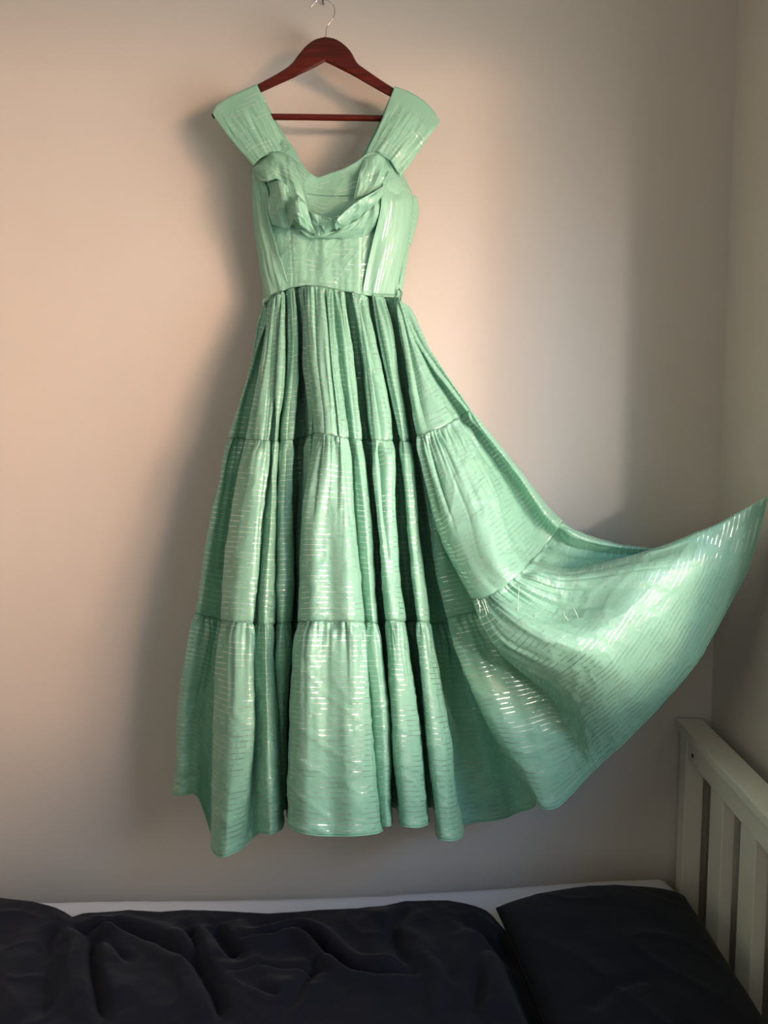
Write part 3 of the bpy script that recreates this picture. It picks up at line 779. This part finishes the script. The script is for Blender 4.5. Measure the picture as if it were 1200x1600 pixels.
fold_px([(113, 1436), (140, 1455), (142, 1500), (150, 1550), (163, 1600)], -.020, .012)
fold_px([(90, 1430), (75, 1480), (70, 1540), (66, 1600)], -.010, .018)
fold_px([(122, 1440), (180, 1438), (230, 1455), (270, 1480), (310, 1512)], -.016, .010)
fold_px([(292, 1440), (305, 1475), (312, 1510), (335, 1560), (348, 1600)], -.020, .012)
fold_px([(330, 1440), (350, 1470), (372, 1492)], -.022, .016)
fold_px([(380, 1463), (420, 1460), (462, 1450), (485, 1462), (510, 1488), (545, 1518), (590, 1530), (645, 1528)], -.030, .009)
fold_px([(145, 1440), (175, 1475), (200, 1500)], -.008, .008)
fold_px([(500, 1500), (470, 1550), (440, 1590)], -.008, .010)
fold_px([(400, 1545), (420, 1555), (437, 1565)], -.006, .006)
fold_px([(635, 1415), (615, 1450), (620, 1490), (645, 1525)], -.012, .014)
fold_px([(770, 1475), (750, 1500), (745, 1560), (735, 1600)], -.012, .012)
fold_px([(660, 1500), (680, 1530), (682, 1570), (678, 1600)], .008, .012)
fold_px([(345, 1535), (360, 1520), (400, 1510), (450, 1513), (520, 1530)], -.005, .006)
fold_px([(740, 1440), (770, 1460), (800, 1520), (840, 1600)], -.028, .020)
def duvet():
    ex = [-60, 0, 20, 50, 85, 100, 112, 130, 165, 200, 250, 290, 340, 380, 420, 460, 500, 560, 600, 635, 665, 700, 740, 775, 830, 900, 1000]
    ey = [1400, 1408, 1410, 1412, 1421, 1428, 1436, 1430, 1427, 1425, 1428, 1425, 1426, 1428, 1430, 1428, 1425, 1424, 1420, 1412, 1411, 1410, 1418, 1430, 1440, 1440, 1440]
    ZE = .555
    P = at_z(np.array(ex, float), np.array(ey, float), ZE)
    xs = np.linspace(-1.30, .33, 430)
    yb = np.interp(xs, P[:, 0], P[:, 1], left=P[0, 1])
    nt_ = 260; s = np.linspace(0, 1, nt_)
    yfront = -.985
    X = np.repeat(xs[None], nt_, 0); S = np.repeat(s[:, None], len(xs), 1)
    # s<.06: the rounded back edge (tucked under), .06-.8 top, >.8 hangs down the front
    e = np.clip(S/.06, 0, 1); m_ = np.clip((S-.06)/.74, 0, 1); f = np.clip((S-.80)/.20, 0, 1)
    Y = yb[None] + .018 + (-.018)*np.sin(e*np.pi/2)*1.0
    Y = Y + m_*(-.90-yb[None]) 
    Y = Y - .075*np.sin(np.clip(f*2, 0, 1)*np.pi/2) - .012*f
    Z = .506 + (ZE-.506)*np.sin(e*np.pi/2) 
    Z = Z - f*f*.26 - .02*np.sin(np.clip(f*2, 0, 1)*np.pi/2)
    top_w = smooth(.03, .12, S)*(1-.4*smooth(.8, 1, S))
    Z = Z + top_w*(.020*fbm(X*3.2+4, Y*4+2, 3) + .012*smooth(0, .25, yb[None]-Y))
    Z = Z + top_w*.006*(np.maximum(ridged(X*7+Y*5, Y*6-X*2), 0)**2)
    # raised roll at the left
    Z = Z + top_w*.030*smooth(-.62, -.82, X)*np.exp(-((X+.85)/.25)**2)
    for C, dep, wid in FOLD:
        r, sd, tq = seg_dist(X, Y, C)
        fade = smooth(0, .12, tq)*smooth(1, .85, tq)*.8+.2
        Z = Z + top_w*dep*.85*fade*(np.exp(-(r/wid)**2) - .55*np.exp(-((r-wid*2.2)/(wid*1.5))**2))
    Z = Z + (.0016*fbm(X*40, Y*40, 3) + .0030*np.maximum(ridged(X*14+Y*9, Y*8-X*5), 0)**3)*top_w
    Z = np.where(f > .02, Z, Z - (Z-.510)*smooth(.185, .250, X - .06*np.clip(-Y-.3, 0, .6)))
    return np.stack([X, Y, np.maximum(Z, np.where(f > .1, .1, .508))], -1), np.stack([X, Y], -1)
V, UV = duvet()
dv = grid_obj('duvet', V, UV, M_duvet, None, .006)
tag(dv, 'crumpled dark navy duvet spread over the mattress, left of the pillow', 'duvet')

# pillow
def pillow():
    n = 150
    a = np.linspace(-1, 1, n); A_, B_ = np.meshgrid(a, a)
    # corner places on the bed, from the photograph's outline
    c00 = at_z(np.array(777.), np.array(1415.), .570)[:2]; c10 = at_z(np.array(1068.), np.array(1396.), .570)[:2]
    c11 = np.array([HX-.052, -.66]); c01 = np.array([.262, -.80])
    u = (A_+1)/2; v = (B_+1)/2
    # concave sides between soft corners
    pinch = .035
    uu_ = .5+(u-.5)*(1-pinch*(1-(2*v-1)**2)); vv_ = .5+(v-.5)*(1-pinch*(1-(2*u-1)**2))
    X = (1-uu_)*(1-vv_)*c00[0]+uu_*(1-vv_)*c10[0]+uu_*vv_*c11[0]+(1-uu_)*vv_*c01[0]
    Y = (1-uu_)*(1-vv_)*c00[1]+uu_*(1-vv_)*c10[1]+uu_*vv_*c11[1]+(1-uu_)*vv_*c01[1]
    prof = np.maximum(0, (1-np.abs(A_)**2.6)*(1-np.abs(B_)**2.6))**.42
    # edge bows outwards along the back as in the photograph
    Y = Y + .034*np.exp(-((B_+1)/.35)**2)*(1-A_**2)
    w_ = .006*fbm(X*9, Y*9, 3)+.004*np.maximum(ridged(X*10+Y*6, Y*9), 0)**2
    zt = .566+.055*prof + w_*prof*1.0
    C = at_z(np.array([925., 905., 930., 955., 1000.]), np.array([1545., 1600., 1560., 1540., 1530.]), .62)[:, :2]
    r, sd, tq = seg_dist(X, Y, C[2:]); zt -= .006*np.exp(-(r/.012)**2)
    zb = .566-.036*prof
    top_ = np.stack([X, Y, zt], -1); bot_ = np.stack([X, Y, np.maximum(zb, .518)], -1)
    bm = bmesh.new()
    me = bpy.data.meshes.new('pillow')
    V_ = np.concatenate([top_.reshape(-1, 3), bot_.reshape(-1, 3)])
    idx = np.arange(n*n).reshape(n, n); 
    F = np.stack([idx[1:, :-1], idx[1:, 1:], idx[:-1, 1:], idx[:-1, :-1]], -1).reshape(-1, 4)
    F2 = F[:, ::-1]+n*n
    rim = np.concatenate([idx[0, :], idx[1:, -1], idx[-1, -2::-1], idx[-2:0:-1, 0]])
    F3 = np.stack([rim, np.roll(rim, -1), np.roll(rim, -1)+n*n, rim+n*n], -1)
    me.from_pydata(V_.tolist(), [], np.concatenate([F, F2, F3]).tolist()); me.update()
    for p in me.polygons: p.use_smooth = True
    return me, top_[0], rim, V_
me, edge, rim, V_ = pillow()
pw_ = link('pillow', me, M_pillow)
tag(pw_, 'plump dark navy pillow against the slatted headboard', 'pillow')
rp = V_[rim]; rp = np.concatenate([rp, rp[:1]]) + np.array([0, 0, -.002])
tube('piping', rp[::2], .0028, M_pillow, pw_, 6, caps=False)

# ------------------------------------------------------------------ roots at their bases
def set_origin(root_, loc):
    loc = Vector(loc); root_.location = loc
    for ch in root_.children:
        ch.location = ch.location - loc
set_origin(root, at_d(508, 97, HD)); set_origin(dress, at_d(508, 1300, .1)); set_origin(bed, (-.4, -.48, 0))
